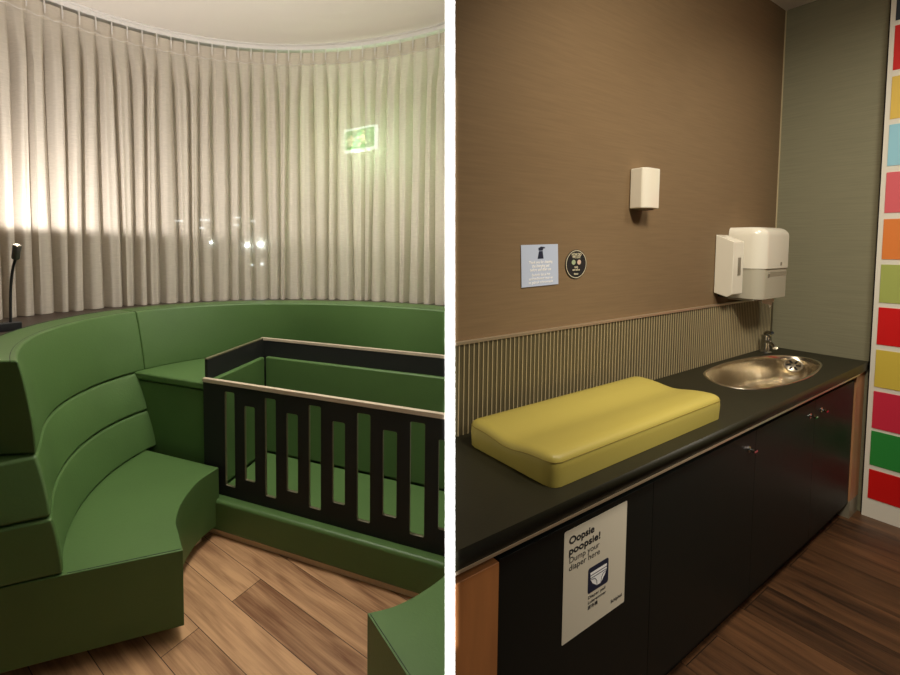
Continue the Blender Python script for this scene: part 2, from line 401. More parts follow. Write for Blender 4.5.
def band(lo, hi, ou, z0, z1, t1, n, bulge=0.012, t0=None):
    bm = bmesh.new(); rows = []
    for i in range(n + 1):
        u = i / n
        def tt(f): a = f[0] if t0 is None else t0; return a + (t1 - a) * u
        a, b, c, d = pt(lo[1], tt(lo), z0), pt(hi[1], tt(hi), z1), pt(ou[1], tt(ou), z1), pt(ou[1], tt(ou), z0)
        sec = [a]
        for k in range(1, 6):
            f = k / 6; p = a.lerp(b, f)
            q = Vector((C0.x - p.x, C0.y - p.y, 0)).normalized() * (bulge * math.sin(PI * f) ** 0.6)
            sec.append(p + q)
        sec += [b, c, d]
        rows.append([bm.verts.new(p) for p in sec])
    m = len(rows[0])
    for r0, r1 in zip(rows, rows[1:]):
        for k in range(m): bm.faces.new((r0[k], r0[(k + 1) % m], r1[(k + 1) % m], r1[k]))
    bm.faces.new(rows[0]); bm.faces.new(rows[-1][::-1])
    return bm
G = M['green']
sofa = thing('booth_sofa', 'tall curved green leather booth sofa wrapping round the crib', 'sofa', (C0.x, C0.y, 0))
T_SEAM = math.radians(147.5)
c_low = obj('backrest_cushion', band(s3, s2, out_low, 0.374, 0.577, math.radians(136), 40, 0.006), G, sofa, bevel=0.012, seg=3, label='lowest band of the curved backrest')
c_mid = obj('backrest_cushion', band(s2, s1, out_low, 0.583, 0.797, math.radians(140), 40, 0.006), G, sofa, bevel=0.014, seg=3, label='middle band of the curved backrest')
c_up1 = obj('backrest_cushion', band(s1, in_top, out_top, 0.803, 1.16, T_SEAM + 0.0003, 40, 0.008), G, sofa, bevel=0.010, seg=4, label='upper backrest band at the left end')
c_up2 = obj('backrest_cushion', clip(band(s1, in_top, out_top, 0.803, 1.16, math.radians(18), 70, 0.008, T_SEAM - 0.0003), 'L'), G, sofa, bevel=0.010, seg=4, label='long upper backrest band behind the crib')
# dark piping along the top edges
def edge_line(fn, t0, t1, z, off, n=60):
    out = []
    for i in range(n + 1):
        t = t0 + (t1 - t0) * i / n; p = pt(fn, t, z); q = Vector((C0.x - p.x, C0.y - p.y, 0)).normalized() * off; out.append(p + q)
    return out
obj('seam', tube(bmesh.new(), edge_line(in_top[1], in_top[0] - 0.01, T_SEAM, 1.1595, -0.022), 0.0016, 6), M['piping'], c_up1)
obj('seam', clip(tube(bmesh.new(), edge_line(in_top[1], T_SEAM, math.radians(25), 1.1595, -0.020), 0.0016, 6), 'L'), M['piping'], c_up2)
obj('seam', tube(bmesh.new(), edge_line(out_top[1], out_top[0], T_SEAM, 1.157, 0.0), 0.004, 6), M['piping'], c_up1)
# rear shell beneath the cushions down to the plinth
base_in = [pt(s3[1], s3[0] + (math.radians(136) - s3[0]) * i / 30, 0) for i in range(31)]
base_out = [pt(out_low[1], out_low[0] + (math.radians(136) - out_low[0]) * i / 30, 0) for i in range(31)]
# seat
front_arc = catmull([(-0.601, 1.635, 0), (-0.662, 1.747, 0), (-0.695, 1.813, 0), (-0.716, 1.92, 0), (-0.714, 2.03, 0), (-0.693, 2.138, 0), (-0.63, 2.262, 0)], 6)
seat_poly = [Vector((-1.385, 1.378, 0)), Vector((-0.991, 1.507, 0))] + front_arc + [Vector((-1.12, 2.465, 0))] + base_out[::-1][4:]
seat_o = obj('seat', prism(bmesh.new(), seat_poly, 0.058, 0.370), G, sofa, bevel=0.014, seg=4)
obj('seam', tube(bmesh.new(), [Vector((-0.985, 1.515, 0.3705)), Vector((-0.612, 1.640, 0.3705))], 0.0015, 6), M['piping'], seat_o)
pl = []
cen = Vector((-1.05, 1.95, 0))
for p in seat_poly:
    d = p - cen; pl.append(cen + d * (1 - 0.10 / max(d.length, 0.1)))
obj('plinth', prism(bmesh.new(), pl, 0.0, 0.0575), M['plinth'], sofa, smooth=False)
# side ledge beside and behind the crib
def cw(x, y): v = CM @ Vector((x, y, 0)); return v
ledge_poly = [cw(-0.62, 0.02), cw(-0.44, 0.02), cw(-0.004, 0.018), cw(-0.004, 0.615), cw(1.5, 0.615), Vector((0.80, 2.75, 0))]
rear = [pt(s1[1], math.radians(30 + (146 - 30) * i / 16), 0) for i in range(17)]
rear = [p + (p - Vector((C0.x, C0.y, 0))).normalized() * 0.03 for p in rear]
lp = ledge_poly[:5] + rear
sl = thing('side_ledge', 'waist-high green leather ledge between curved sofa and crib', 'ledge', (-1.0, 2.6, 0))
obj('ledge_top', clip(prism(bmesh.new(), lp, 0.762, 0.806), 'L'), G, sl, bevel=0.012, seg=3)
lb = [cw(-0.58, 0.026), cw(-0.44, 0.026), cw(-0.004, 0.028), cw(-0.004, 0.615), cw(1.5, 0.615)] + rear
obj('ledge_base', clip(prism(bmesh.new(), lb, 0.0, 0.756), 'L'), G, sl, bevel=0.008)

# window ledge behind the sofa, dark wood
CCX, CCY, CR = -0.313, 1.476, 1.927
bm = bmesh.new(); rows = []
for i in range(81):
    t = math.radians(214 + (20 - 214) * i / 80)
    a = pt(out_top[1], max(min(t, out_top[0]), 0), 1.0) if t < out_top[0] else pt(out_top[1], out_top[0], 1.0) + Vector((0, -(t - out_top[0]) * 1.2, 0))
    a = a + (a - Vector((C0.x, C0.y, 1.0))).normalized() * 0.006
    d = Vector((math.cos(t), math.sin(t), 0)); o_ = Vector((C0.x - CCX, C0.y - CCY, 0))
    bq = o_.dot(d); kk = -bq + math.sqrt(bq * bq - (o_.length_squared - (CR + 0.05) ** 2))
    b = Vector((C0.x, C0.y, 0)) + d * kk
    rows.append([bm.verts.new(p) for p in (Vector((a.x, a.y, 0)), Vector((a.x, a.y, 1.148)), Vector((b.x, b.y, 1.148)), Vector((b.x, b.y, 0)))])
for r0, r1 in zip(rows, rows[1:]):
    for k in range(4): bm.faces.new((r0[k], r0[(k + 1) % 4], r1[(k + 1) % 4], r1[k]))
bm.faces.new(rows[0]); bm.faces.new(rows[-1][::-1])
struct('trim_3', clip(bm, 'L'), M['walnut'])

# ------------------------------------------------------------------ curtain
HP = 2.88; H0 = 137.5
A0 = H0 + HP * 11; A1 = 50.0
NPF = 16
def fold_rand(k, s): return random.Random(k * 131 + s).uniform(-1, 1)
def curtain_pt(f, z, off=0.0):
    """f: fold number (integer at a hook), z: height"""
    q = min(max((3.07 - z) / 0.45, 0), 1); q = q * q * (3 - 2 * q)
    dn = (3.07 - z) / 1.92
    k = math.floor(f); fr = f - k
    sh = lambda j: 0.26 * fold_rand(j, 1) * q * (0.35 + 0.65 * dn) + 0.10 * math.sin(j * 1.7 + dn * 3.0) * q
    ff = k + fr + sh(k) * (1 - fr) + sh(k + 1) * fr
    amp = (0.012 + q * (0.072 + 0.016 * fold_rand(k, 2) * math.sin(PI * fr)))
    w_ = 0.5 + 0.16 * fold_rand(k, 3) * q
    g = fr / w_ * 0.5 if fr < w_ else 0.5 + (fr - w_) / (1 - w_) * 0.5
    s = min(1.0, math.sin(PI * g) * 1.35) ** 0.85
    s += 0.05 * q * math.sin(2 * PI * g * 2 + fold_rand(k, 5) * 3 + dn * 2) * math.sin(PI * g)
    ang = math.radians(H0 - HP * ff); r = CR - amp * s + 0.012 * q - off
    return Vector((CCX + r * math.cos(ang), CCY + r * math.sin(ang), z))
def curtain_bm(z_hi, z_lo, nz, off=0.0):
    bm = bmesh.new(); F0 = -11; F1 = (H0 - A1) / HP; nf = int((F1 - F0) * NPF); rows = []
    for j in range(nz + 1):
        z = z_hi + (z_lo - z_hi) * (j / nz)
        rows.append([bm.verts.new(curtain_pt(F0 + (F1 - F0) * i / nf, z, off)) for i in range(nf + 1)])
    for r0, r1 in zip(rows, rows[1:]):
        for a in range(len(r0) - 1): bm.faces.new((r0[a], r0[a + 1], r1[a + 1], r1[a]))
    g = list(bm.verts) + list(bm.edges) + list(bm.faces)
    bmesh.ops.bisect_plane(bm, geom=g, plane_co=CAMZ + NRM * -(HALF + 0.004), plane_no=NRM, clear_outer=True)
    return bm
ct = thing('curtain', 'floor-length beige pleated sheer curtain hung on a curved ceiling track', 'curtain', (CCX, CCY + CR, 1.15))
obj('curtain_fabric', curtain_bm(3.062, 1.150, 56), M['curtain'], ct, angle=80, recalc=False)
obj('heading_tape', curtain_bm(3.064, 2.965, 4, 0.0025), M['header'], ct, angle=80, recalc=False)
cords = []
for i in range(-11 * 6, 31 * 6):
    f = i / 6; p = curtain_pt(f, 2.985 - 0.022 * math.sin(PI * (f % 1.0)), 0.010)
    if NRM.dot(p - CAMZ) < -0.02: cords.append(p)
obj('heading_cord', tube(bmesh.new(), cords, 0.0018, 5), M['track'], ct)
# track
tk = thing('curtain_track', 'white curved curtain track fixed to the ceiling', 'curtain track', (CCX, CCY + CR, CEIL))
def ring(r0, r1, z0, z1, a0=172, a1=50, n=100):
    bm = bmesh.new(); rows = []
    for i in range(n + 1):
        a = math.radians(a0 + (a1 - a0) * i / n)
        rows.append([bm.verts.new((CCX + r * math.cos(a), CCY + r * math.sin(a), z)) for r, z in ((r0, z0), (r1, z0), (r1, z1), (r0, z1))])
    for p, q in zip(rows, rows[1:]):
        for k in range(4): bm.faces.new((p[k], p[(k + 1) % 4], q[(k + 1) % 4], q[k]))
    bm.faces.new(rows[0]); bm.faces.new(rows[-1][::-1])
    return clip(bm, 'L')
obj('rail', ring(CR - 0.016, CR + 0.014, 3.088, 3.113), M['track'], tk)
obj('flange', ring(CR - 0.040, CR + 0.03, 3.1135, 3.1195), M['track'], tk)
for k in range(-11, 30):
    a = math.radians(H0 - HP * k); er = Vector((math.cos(a), math.sin(a), 0))
    p = Vector((CCX, CCY, 0)) + er * (CR - 0.012)
    if NRM.dot(p + Vector((0, 0, 3.05)) - CAMZ) > -0.03: continue
    bm = tube(bmesh.new(), [p + Vector((0, 0, 3.10)), p + Vector((0, 0, 3.07)), p - er * 0.006 + Vector((0, 0, 3.045)), p - er * 0.008 + Vector((0, 0, 3.0))], [0.0045, 0.004, 0.006, 0.0028], 6)
    obj('curtain_hook', bm, M['track'], ct)

# beyond the curtain: exit sign and small glowing shapes imitating lights reflected in glass
def emis(name, rgb, st):
    return mat(name, rgb, 0.5, emit=(rgb, st))
ES = Matrix.Translation((0.215, 3.90, 2.53)) @ Matrix.Rotation(math.radians(-38), 4, 'Z')
es = thing('exit_sign', 'green and white lit exit sign glimpsed behind the curtain', 'exit sign', (0.215, 3.90, 2.53))
obj('sign_box', B(-0.175, 0.175, 0.0, 0.05, -0.105, 0.105, T=ES), emis('sign_white', (235, 255, 240), 2.4), es, bevel=0.006)
obj('sign_face', B(-0.160, 0.160, -0.004, 0.0, -0.085, 0.085, T=ES), emis('sign_green', (40, 190, 100), 1.3), es, label='glowing green sign face')
wm = emis('sign_pictogram', (245, 250, 190), 1.8)
T2 = ES @ Matrix.Translation((0, -0.0055, 0)) @ RX
runner = bmesh.new()
for bmx in (plate([ellipse(0.055, 0.05, 0.016, 0.016, 16)], 0.001, T2), plate([[(0.03, 0.03), (0.065, 0.035), (0.075, 0.0), (0.09, -0.05), (0.075, -0.055), (0.055, -0.015), (0.035, -0.05), (0.0, -0.06), (0.0, -0.045), (0.025, -0.035), (0.04, 0.0), (0.02, 0.01), (0.005, -0.005), (-0.002, 0.008)]], 0.001, T2)):
    me = bpy.data.meshes.new('t'); bmx.to_mesh(me); bmx.free(); runner.from_mesh(me); bpy.data.meshes.remove(me)
obj('running_figure', runner, wm, es)
obj('arrow', plate([[(-0.13, -0.005), (-0.085, 0.05), (-0.04, -0.005), (-0.065, -0.005), (-0.065, -0.055), (-0.105, -0.055), (-0.105, -0.005)]], 0.001, T2), wm, es)
obj('hanger', B(-0.006, 0.006, 0.02, 0.032, 0.105, CEIL - 2.53, T=ES), M['track'], es)
glow = bpy.data.lights.new('exit_sign_glow', 'AREA'); glow.energy = 15; glow.color = (0.78, 1.0, 0.66); glow.shape = 'RECTANGLE'; glow.size = 0.34; glow.size_y = 0.2
go = bpy.data.objects.new('exit_sign_glow', glow); COL.objects.link(go); go.location = (0.22, 3.93, 2.50); go.rotation_euler = (PI / 2 + 0.08, 0, math.radians(180)); 
go.rotation_euler = (Vector((0.2, 3.2, 2.25)) - Vector(go.location)).to_track_quat('-Z', 'Y').to_euler()
BW = emis('bright_reflection', (235, 245, 255), 30.0); DW = emis('dim_reflection', (225, 235, 240), 4.0)
def at_back(px, py, y=4.18):
    x = (px - 335) / FPX; yy = -(py - 264.74) / FPX
    d = Vector((x, math.cos(PITCH) + yy * math.sin(PITCH), yy * math.cos(PITCH) - math.sin(PITCH)))
    return Vector((0, 0, 1.575)) + d * (y / d.y)
for px, py, r, mm in ((247, 245.3, 0.020, BW), (260.5, 244, 0.026, BW), (211, 242.5, 0.012, BW), (252, 265, 0.012, DW), (262, 264, 0.016, DW)):  # glowing beads added in place of lights mirrored in the glass
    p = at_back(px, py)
    o = obj('reflected_dot', lathe(bmesh.new(), [(0, -r), (r * .7, -r * .7), (r, 0), (r * .7, r * .7), (0, r)], Matrix.Translation(p) , 12), mm)
    tag(o, 'tiny round glowing stand-in for a light reflected in the glass behind the curtain', 'reflection', 'reflected lights imitated behind the curtain')
for px, py, wd in ((205, 220, 0.10), (237, 217.5, 0.07), (253, 221, 0.05), (202, 228, 0.05), (236, 225, 0.06), (179, 221, 0.08)):  # glowing bars added in place of streaks mirrored in the glass
    p = at_back(px, py)
    o = obj('reflected_streak', B(p.x - wd / 2, p.x + wd / 2, p.y - 0.01, p.y, p.z - 0.004, p.z + 0.004), DW)
    tag(o, 'thin horizontal glowing stand-in for a faint streak reflected in the glass behind the curtain', 'reflection', 'reflected streaks imitated behind the curtain')

# ------------------------------------------------------------------ reading lamp on the window ledge
LB = Vector((-1.65, 2.10, 1.149))
lamp = thing('reading_lamp', 'small black gooseneck reading lamp on the dark ledge behind sofa', 'lamp', LB, math.radians(48))
LR = Matrix.Translation(LB) @ Matrix.Rotation(math.radians(48), 4, 'Z')
obj('lamp_base', B(-0.055, 0.075, -0.03, 0.03, 0.0, 0.04, T=LR), M['black'], lamp, bevel=0.003)
obj('switch', B(0.0, 0.02, -0.018, -0.002, 0.0402, 0.044, T=LR), M['lampgrey'], lamp)
neck = catmull([LB + Vector((0.028, 0.02, 0.04)), LB + Vector((0.030, 0.02, 0.12)), LB + Vector((0.036, 0.018, 0.21)), LB + Vector((0.054, 0.01, 0.30)), LB + Vector((0.082, -0.004, 0.362))], 8)
obj('gooseneck', tube(bmesh.new(), neck, 0.0065, 10), M['black'], lamp)
hp = neck[-1]; hd = (neck[-1] - neck[-3]).normalized() * 0.6 + Vector((0.05, -0.05, 0.6)); hd.normalize()
HT = Matrix.Translation(hp - hd * 0.006) @ hd.to_track_quat('Z', 'Y').to_matrix().to_4x4()
obj('lamp_head', lathe(bmesh.new(), [(0, 0), (0.013, 0), (0.0175, 0.006), (0.019, 0.07), (0.0175, 0.074), (0.0165, 0.06), (0.0, 0.055)], HT, 20), M['lampgrey'], lamp)
tip = hp + hd * 0.085
obj('bulb', lathe(bmesh.new(), [(0, 0.056), (0.010, 0.058), (0.012, 0.064), (0.0, 0.070)], HT, 14), emis('warm_bulb', (255, 236, 205), 25), lamp)
sl_ = spot_light('reading_lamp_light', tip, tip + Vector((0.11, -0.02, 1)), 178, 0.10, 60, (1.0, 0.94, 0.90), 0.03)

# ------------------------------------------------------------------ crib
crib = thing('crib', 'built-in dark slatted crib with pale wood top rails and green padding', 'crib', CO, CA)
slots = [(0.143 + 0.1268 * i, 0.208 + 0.1272 * i) for i in range(11)]
loops = [[(0, 0.204), (1.45, 0.204), (1.45, 0.818), (0, 0.818)]]
for i, (a, b) in enumerate(slots):
    z0, z1 = ((0.262, 0.785) if i % 2 == 0 else (0.319, 0.725))
    if a < 1.38: loops.append(rrect(a, b, z0, z1, 0.009, 4)[::-1])
TF = CM @ Matrix.Translation((0, 0.018, 0)) @ RX
fb = plate(loops, 0.018, TF)
front_board = obj('front_board', clip(fb, 'L'), M['crib'], crib, smooth=False)
for i, (a, b) in enumerate(slots):
    if a > 1.3: continue
    z0, z1 = ((0.262, 0.785) if i % 2 == 0 else (0.319, 0.725))
    lp_ = rrect(a, b, z0, z1, 0.009, 4)
    li = rrect(a + 0.0012, b - 0.0012, z0 + 0.0012, z1 - 0.0012, 0.008, 4)
    try:
        e_ = clip(plate([lp_, li[::-1]], 0.0165, CM @ Matrix.Translation((0, 0.0172, 0)) @ RX), 'L')
        if len(e_.faces): obj('slot_edging', e_, M['cribedge'], front_board, smooth=False)
        else: e_.free()
    except Exception: pass
obj('top_rail', clip(B(-0.004, 1.45, -0.003, 0.021, 0.8182, 0.840, T=CM), 'L'), M['ply'], crib, bevel=0.002, label='pale wood front rail')
obj('end_board', B(-0.002, 0.016, 0.0185, 0.589, 0.204, 0.938, T=CM), M['crib'], crib, smooth=False)
obj('end_cap', B(-0.003, 0.017, 0.0185, 0.589, 0.9382, 0.946, T=CM), M['cribedge'], crib, bevel=0.001)
obj('back_board', clip(B(0.0162, 1.45, 0.589, 0.607, 0.204, 0.930, T=CM), 'L'), M['crib'], crib, smooth=False)
obj('top_rail', clip(B(-0.003, 1.45, 0.586, 0.609, 0.9302, 0.9475, T=CM), 'L'), M['ply'], crib, bevel=0.002, label='pale wood back rail')
obj('side_padding', B(0.0165, 0.05, 0.02, 0.553, 0.185, 0.828, T=CM), G, crib, bevel=0.01, seg=3, label='padded green end panel inside the crib')
obj('side_padding', clip(B(0.052, 1.45, 0.555, 0.5885, 0.185, 0.828, T=CM), 'L'), G, crib, bevel=0.01, seg=3, label='padded green back panel inside the crib')
obj('mattress', clip(B(0.0495, 1.45, 0.022, 0.5555, 0.06, 0.181, T=CM), 'L'), G, crib, bevel=0.012, seg=3)
obj('base_panel', clip(B(-0.003, 1.45, -0.052, 0.020, 0.030, 0.2035, T=CM), 'L'), G, crib, bevel=0.02, seg=4, label='padded green base below the slats')
obj('plinth', clip(B(-0.003, 1.45, -0.035, 0.6, 0.0, 0.0295, T=CM), 'L'), M['plinth'], crib, smooth=False)

# ------------------------------------------------------------------ second seat at lower right
st = thing('corner_sofa', 'green leather booth seat corner with curved back edge at bottom right', 'sofa', (0.25, 1.3, 0))
arc = catmull([(0.106, 1.344, 0), (0.20, 1.372, 0), (0.30, 1.428, 0), (0.402, 1.507, 0), (0.47, 1.60, 0)], 6)
sp_ = arc + [Vector((0.60, 1.60, 0)), Vector((0.60, 0.9, 0)), Vector((0.319, 0.90, 0))]
s_o = obj('seat_cushion', clip(prism(bmesh.new(), sp_, 0.058, 0.370), 'L'), G, st, bevel=0.010, seg=4)
obj('seam', clip(tube(bmesh.new(), [Vector((0.116, 1.340, 0.3705)), Vector((0.33, 0.895, 0.3705))], 0.0015, 6), 'L'), M['piping'], s_o)
pl = [Vector((0.3, 1.3, 0)) + (p - Vector((0.3, 1.3, 0))) * 0.82 for p in sp_]
obj('plinth', clip(prism(bmesh.new(), pl, 0.0, 0.0575), 'L'), M['plinth'], st, smooth=False)

# ------------------------------------------------------------------ RIGHT ROOM: changing counter
ctr = thing('changing_counter', 'long black changing counter with cabinet doors and oval basin cutout', 'counter', rw(-1.6, 0.2, 0), RA)
sink_o = [(-1.15, .082), (-1.262, .153), (-1.299, .225), (-1.262, .287), (-1.16, .326), (-0.965, .348), (-0.683, .350), (-0.42, .325), (-0.28, .279), (-0.232, .205), (-0.283, .135), (-0.39, .088), (-0.578, .062), (-0.817, .052), (-1.014, .058)]
sk = [(p.x, p.y) for p in catmull([(a, b, 0) for a, b in sink_o], 5, closed=True)]
def grow(lp, d):
    out = []; n = len(lp)
    for i in range(n):
        a = Vector(lp[i - 1]); c = Vector(lp[(i + 1) % n]); t = (c - a).normalized(); out.append((lp[i][0] + t.y * d, lp[i][1] - t.x * d))
    return out
area = sum(sk[i - 1][0] * sk[i][1] - sk[i][0] * sk[i - 1][1] for i in range(len(sk)))
if area < 0: sk = sk[::-1]
flipY = Matrix.Diagonal((1, -1, 1, 1))
TC = RM @ Matrix.Translation((0, 0, 0.853)) @ flipY
cb = plate([[(-3.45, 0.002), (-0.004, 0.002), (-0.020, 0.425), (-3.45, 0.425)], sk[::-1]], 0.047, TC)
obj('worktop', clip(cb, 'R'), M['counter'], ctr, bevel=0, smooth=False)
obj('edge_trim', clip(B(-3.45, -0.20, -0.4265, -0.415, 0.8455, 0.8525, T=RM), 'R'), M['metaltrim'], ctr, smooth=False, label='thin pale metal strip under the worktop edge')
bm = B(-3.45, -0.168, -0.38, -0.002, 0.09, 0.11, T=RM); box(bm, -3.45, -0.168, -0.02, -0.002, 0.111, 0.853, T=RM); box(bm, -3.45, -0.168, -0.385, -0.36, 0.81, 0.853, T=RM)
for x in (-2.35, -1.533, -0.817, -0.18): box(bm, x - 0.009, x + 0.009, -0.382, -0.021, 0.111, 0.76, T=RM)
obj('carcass', clip(bm, 'R'), M['gap'], ctr, smooth=False)
obj('plinth', clip(B(-3.45, -0.168, -0.365, -0.002, 0.0, 0.0895, T=RM), 'R'), M['door'], ctr, smooth=False)
obj('end_panel', clip(B(-3.45, -3.085, -0.414, -0.386, 0.0, 0.812, T=RM), 'R'), M['orange'], ctr, bevel=0.0015, label='orange beech panel beside the partition')
obj('end_panel', B(-0.165, -0.003, -0.41, -0.05, 0.10, 0.846, T=RM), M['beech2'], ctr, bevel=0.0015, label='pale beech panel at the far end')
obj('foot', B(-0.165, -0.012, -0.41, -0.30, 0.0, 0.0995, T=RM), M['greyfoot'], ctr, label='grey metal foot at far corner')
dseam = [-3.073, -2.35, -1.533, -0.817, -0.168]
knobx = {1: [-1.606], 2: [-0.888], 3: [-0.729]}
for i in range(4):
    a, b = dseam[i] + 0.0008, dseam[i + 1] - 0.0008
    d = obj('door', B(a, b, -0.403, -0.3855, 0.09, 0.806, T=RM), M['door'], ctr, bevel=0.001)
    for kx in knobx.get(i, []):
        KT = RM @ Matrix.Translation((kx, -0.4032, 0.741)) @ RX
        kb = lathe(bmesh.new(), [(0, 0), (0.013, 0), (0.013, 0.003), (0.006, 0.006), (0.006, 0.016), (0, 0.017)], KT, 16)
        box(kb, kx - 0.016, kx + 0.016, -0.427, -0.418, 0.737, 0.745, T=RM)
        obj('knob', kb, M['chrome'], d)

# basin
sink = thing('wash_basin', 'oval brushed steel wash basin sunk in the black counter', 'sink', rw(-0.77, 0.2, 0.9), RA)
cs = Vector((sum(p[0] for p in sk) / len(sk), sum(p[1] for p in sk) / len(sk)))
bm = bmesh.new(); rows = []
prof = [(1.035, 0.9008), (1.03, 0.9030), (1.0, 0.9034), (0.985, 0.900), (0.975, 0.880), (0.955, 0.83), (0.92, 0.785), (0.85, 0.758), (0.70, 0.742), (0.4, 0.735), (0.06, 0.732)]
for f, z in prof:
    rows.append([])
    for p in sk:
        q = cs + (Vector(p) - cs) * f if f <= 1 else Vector(p) + (Vector(p) - cs).normalized() * (f - 1) * 0.35
        rows[-1].append(bm.verts.new(rw(q.x, q.y, z)))
for r0, r1 in zip(rows, rows[1:]):
    for k in range(len(sk)): bm.faces.new((r0[k], r0[(k + 1) % len(sk)], r1[(k + 1) % len(sk)], r1[k]))
bm.faces.new(rows[-1])
obj('bowl', bm, M['steel'], sink, angle=60)
# overflow ring on the inner wall
OT = RM @ Matrix.Translation((-0.30, -0.190, 0.858)) @ Vector((-0.95, -0.2, 0.2)).normalized().to_track_quat('Z', 'Y').to_matrix().to_4x4()
ov = obj('overflow', lathe(bmesh.new(), [(0.0, 0.001), (0.028, 0.001), (0.032, 0.004), (0.037, 0.005), (0.041, 0.003), (0.042, -0.012), (0, -0.012)], OT, 28), M['steel'], sink)
bm = bmesh.new()
for k in range(6):
    a = k * PI / 3
    box(bm, 0.010, 0.030, -0.0045, 0.0045, 0.0018, 0.0026, T=OT @ Matrix.Rotation(a, 4, 'Z'))
obj('overflow_slots', bm, M['gap'], ov, smooth=False)
# tap
tap = thing('tap', 'small chrome basin tap behind the sink in the corner', 'tap', rw(-0.262, 0.055, 0.9), RA)
TT = RM @ Matrix.Translation((-0.262, -0.055, 0.9005))
obj('tap_body', lathe(bmesh.new(), [(0, 0), (0.030, 0), (0.030, 0.006), (0.022, 0.012), (0.020, 0.09), (0.024, 0.10), (0.024, 0.112), (0, 0.116)], TT, 20), M['chrome'], tap)
obj('spout', tube(bmesh.new(), [TT @ Vector(p) for p in ((0, 0, 0.07), (-0.035, -0.03, 0.072), (-0.07, -0.055, 0.064), (-0.085, -0.066, 0.05))], [0.014, 0.013, 0.012, 0.012], 12), M['chrome'], tap)
obj('tap_lever', tube(bmesh.new(), [TT @ Vector(p) for p in ((0.0, 0.0, 0.118), (-0.01, -0.008, 0.128), (-0.045, -0.04, 0.136))], [0.014, 0.013, 0.008], 10), M['chrome'], tap)

# ribbed splashback
sb = thing('splashback', 'ribbed olive splashback with pale joints above the counter', 'splashback', rw(-1.5, 0.01, 0.9), RA)
ribs = obj('ribbed_panel', clip(B(-3.2, -0.001, -0.0075, -0.001, 0.901, 1.226, T=RM), 'R'), M['slat'], sb, smooth=False)
bm = bmesh.new(); x = -2.99
while x < -0.03:
    box(bm, x, x + 0.0036, -0.0105, -0.0077, 0.9015, 1.225, T=RM); x += 0.0237
obj('rib_strips', clip(bm, 'R'), M['joint'], ribs, smooth=False)
obj('top_trim', clip(B(-3.2, -0.001, -0.014, -0.001, 1.2265, 1.238, T=RM), 'R'), M['metaltrim'], sb, bevel=0.001, label='thin metal top strip')

# changing mat
matt = thing('changing_mat', 'thick mustard vinyl changing mat lying on the black counter', 'mat', rw(-2.32, 0.225, 0.9), RA)
bm = bmesh.new(); NS, ND = 40, 24; S0, S1, D0, D1 = -2.832, -1.80, 0.068, 0.378
def mat_out(u, v):
    """rounded-corner rectangle mapping of the unit square"""
    s = S0 + (S1 - S0) * u; d = D0 + (D1 - D0) * v; return s, d
def topz(u, v):
    dip = 0.015 * math.exp(-((v - 0.50) / 0.20) ** 2)
    return 0.989 - dip + 0.004 * v
grid = {}
rc = 0.03
def warp(s, d):
    cx = min(max(s, S0 + rc), S1 - rc); cy = min(max(d, D0 + rc), D1 - rc)
    v = Vector((s - cx, d - cy))
    if v.x and v.y:
        m_ = max(abs(v.x), abs(v.y)); v = v * (m_ / v.length)
    return cx + v.x, cy + v.y
us = [0, .012, .03] + [0.03 + 0.94 * i / 30 for i in range(1, 30)] + [.97, .988, 1]
vs_ = [0, .03, .095] + [0.095 + 0.81 * i / 20 for i in range(1, 20)] + [.905, .97, 1]
for i, u in enumerate(us):
    for j, v in enumerate(vs_):
        s, d = mat_out(u, v); s, d = warp(s, d)
        e = min(min(u, 1 - u) * 1.03, min(v, 1 - v) * 0.31)
        rnd = 0.010 * (1 - min(e / 0.02, 1)) ** 2
        grid[i, j] = bm.verts.new(rw(s, d, topz(u, v) - rnd))
NI, NJ = len(us), len(vs_)
for i in range(NI - 1):
    for j in range(NJ - 1): bm.faces.new((grid[i, j], grid[i + 1, j], grid[i + 1, j + 1], grid[i, j + 1]))
loop = [(i, 0) for i in range(NI)] + [(NI - 1, j) for j in range(1, NJ)] + [(i, NJ - 1) for i in range(NI - 2, -1, -1)] + [(0, j) for j in range(NJ - 2, 0, -1)]
prev = [grid[k] for k in loop]; seampts = []
mc = rw((S0 + S1) / 2, (D0 + D1) / 2)
def outw(p, d):
    # push outwards horizontally
    l = RM.inverted() @ p; cx = min(max(l.x, S0 + rc), S1 - rc); cy = -min(max(-l.y, D0 + rc), D1 - rc)
    v = Vector((l.x - cx, l.y - cy, 0))
    if v.length < 1e-6: return p
    v.normalize(); return RM @ (l + v * d)
for dz, dd in ((0.010, 0.003), (0.030, 0.005), (None, 0.002)):
    cur = []
    for v0 in [grid[k] for k in loop]:
        z = v0.co.z - dz if dz is not None else 0.9015
        p = outw(Vector((v0.co.x, v0.co.y, z)), dd); cur.append(bm.verts.new(p))
        if dz == 0.010: seampts.append(outw(p, 0.0008))
    for k in range(len(loop)): bm.faces.new((prev[k], prev[(k + 1) % len(loop)], cur[(k + 1) % len(loop)], cur[k]))
    prev = cur
bm.faces.new(prev)
cov = obj('mat_cover', bm, M['mustard'], matt, angle=70)
obj('seam', tube(bmesh.new(), seampts, 0.0011, 6, closed=True), M['mustardseam'], cov)

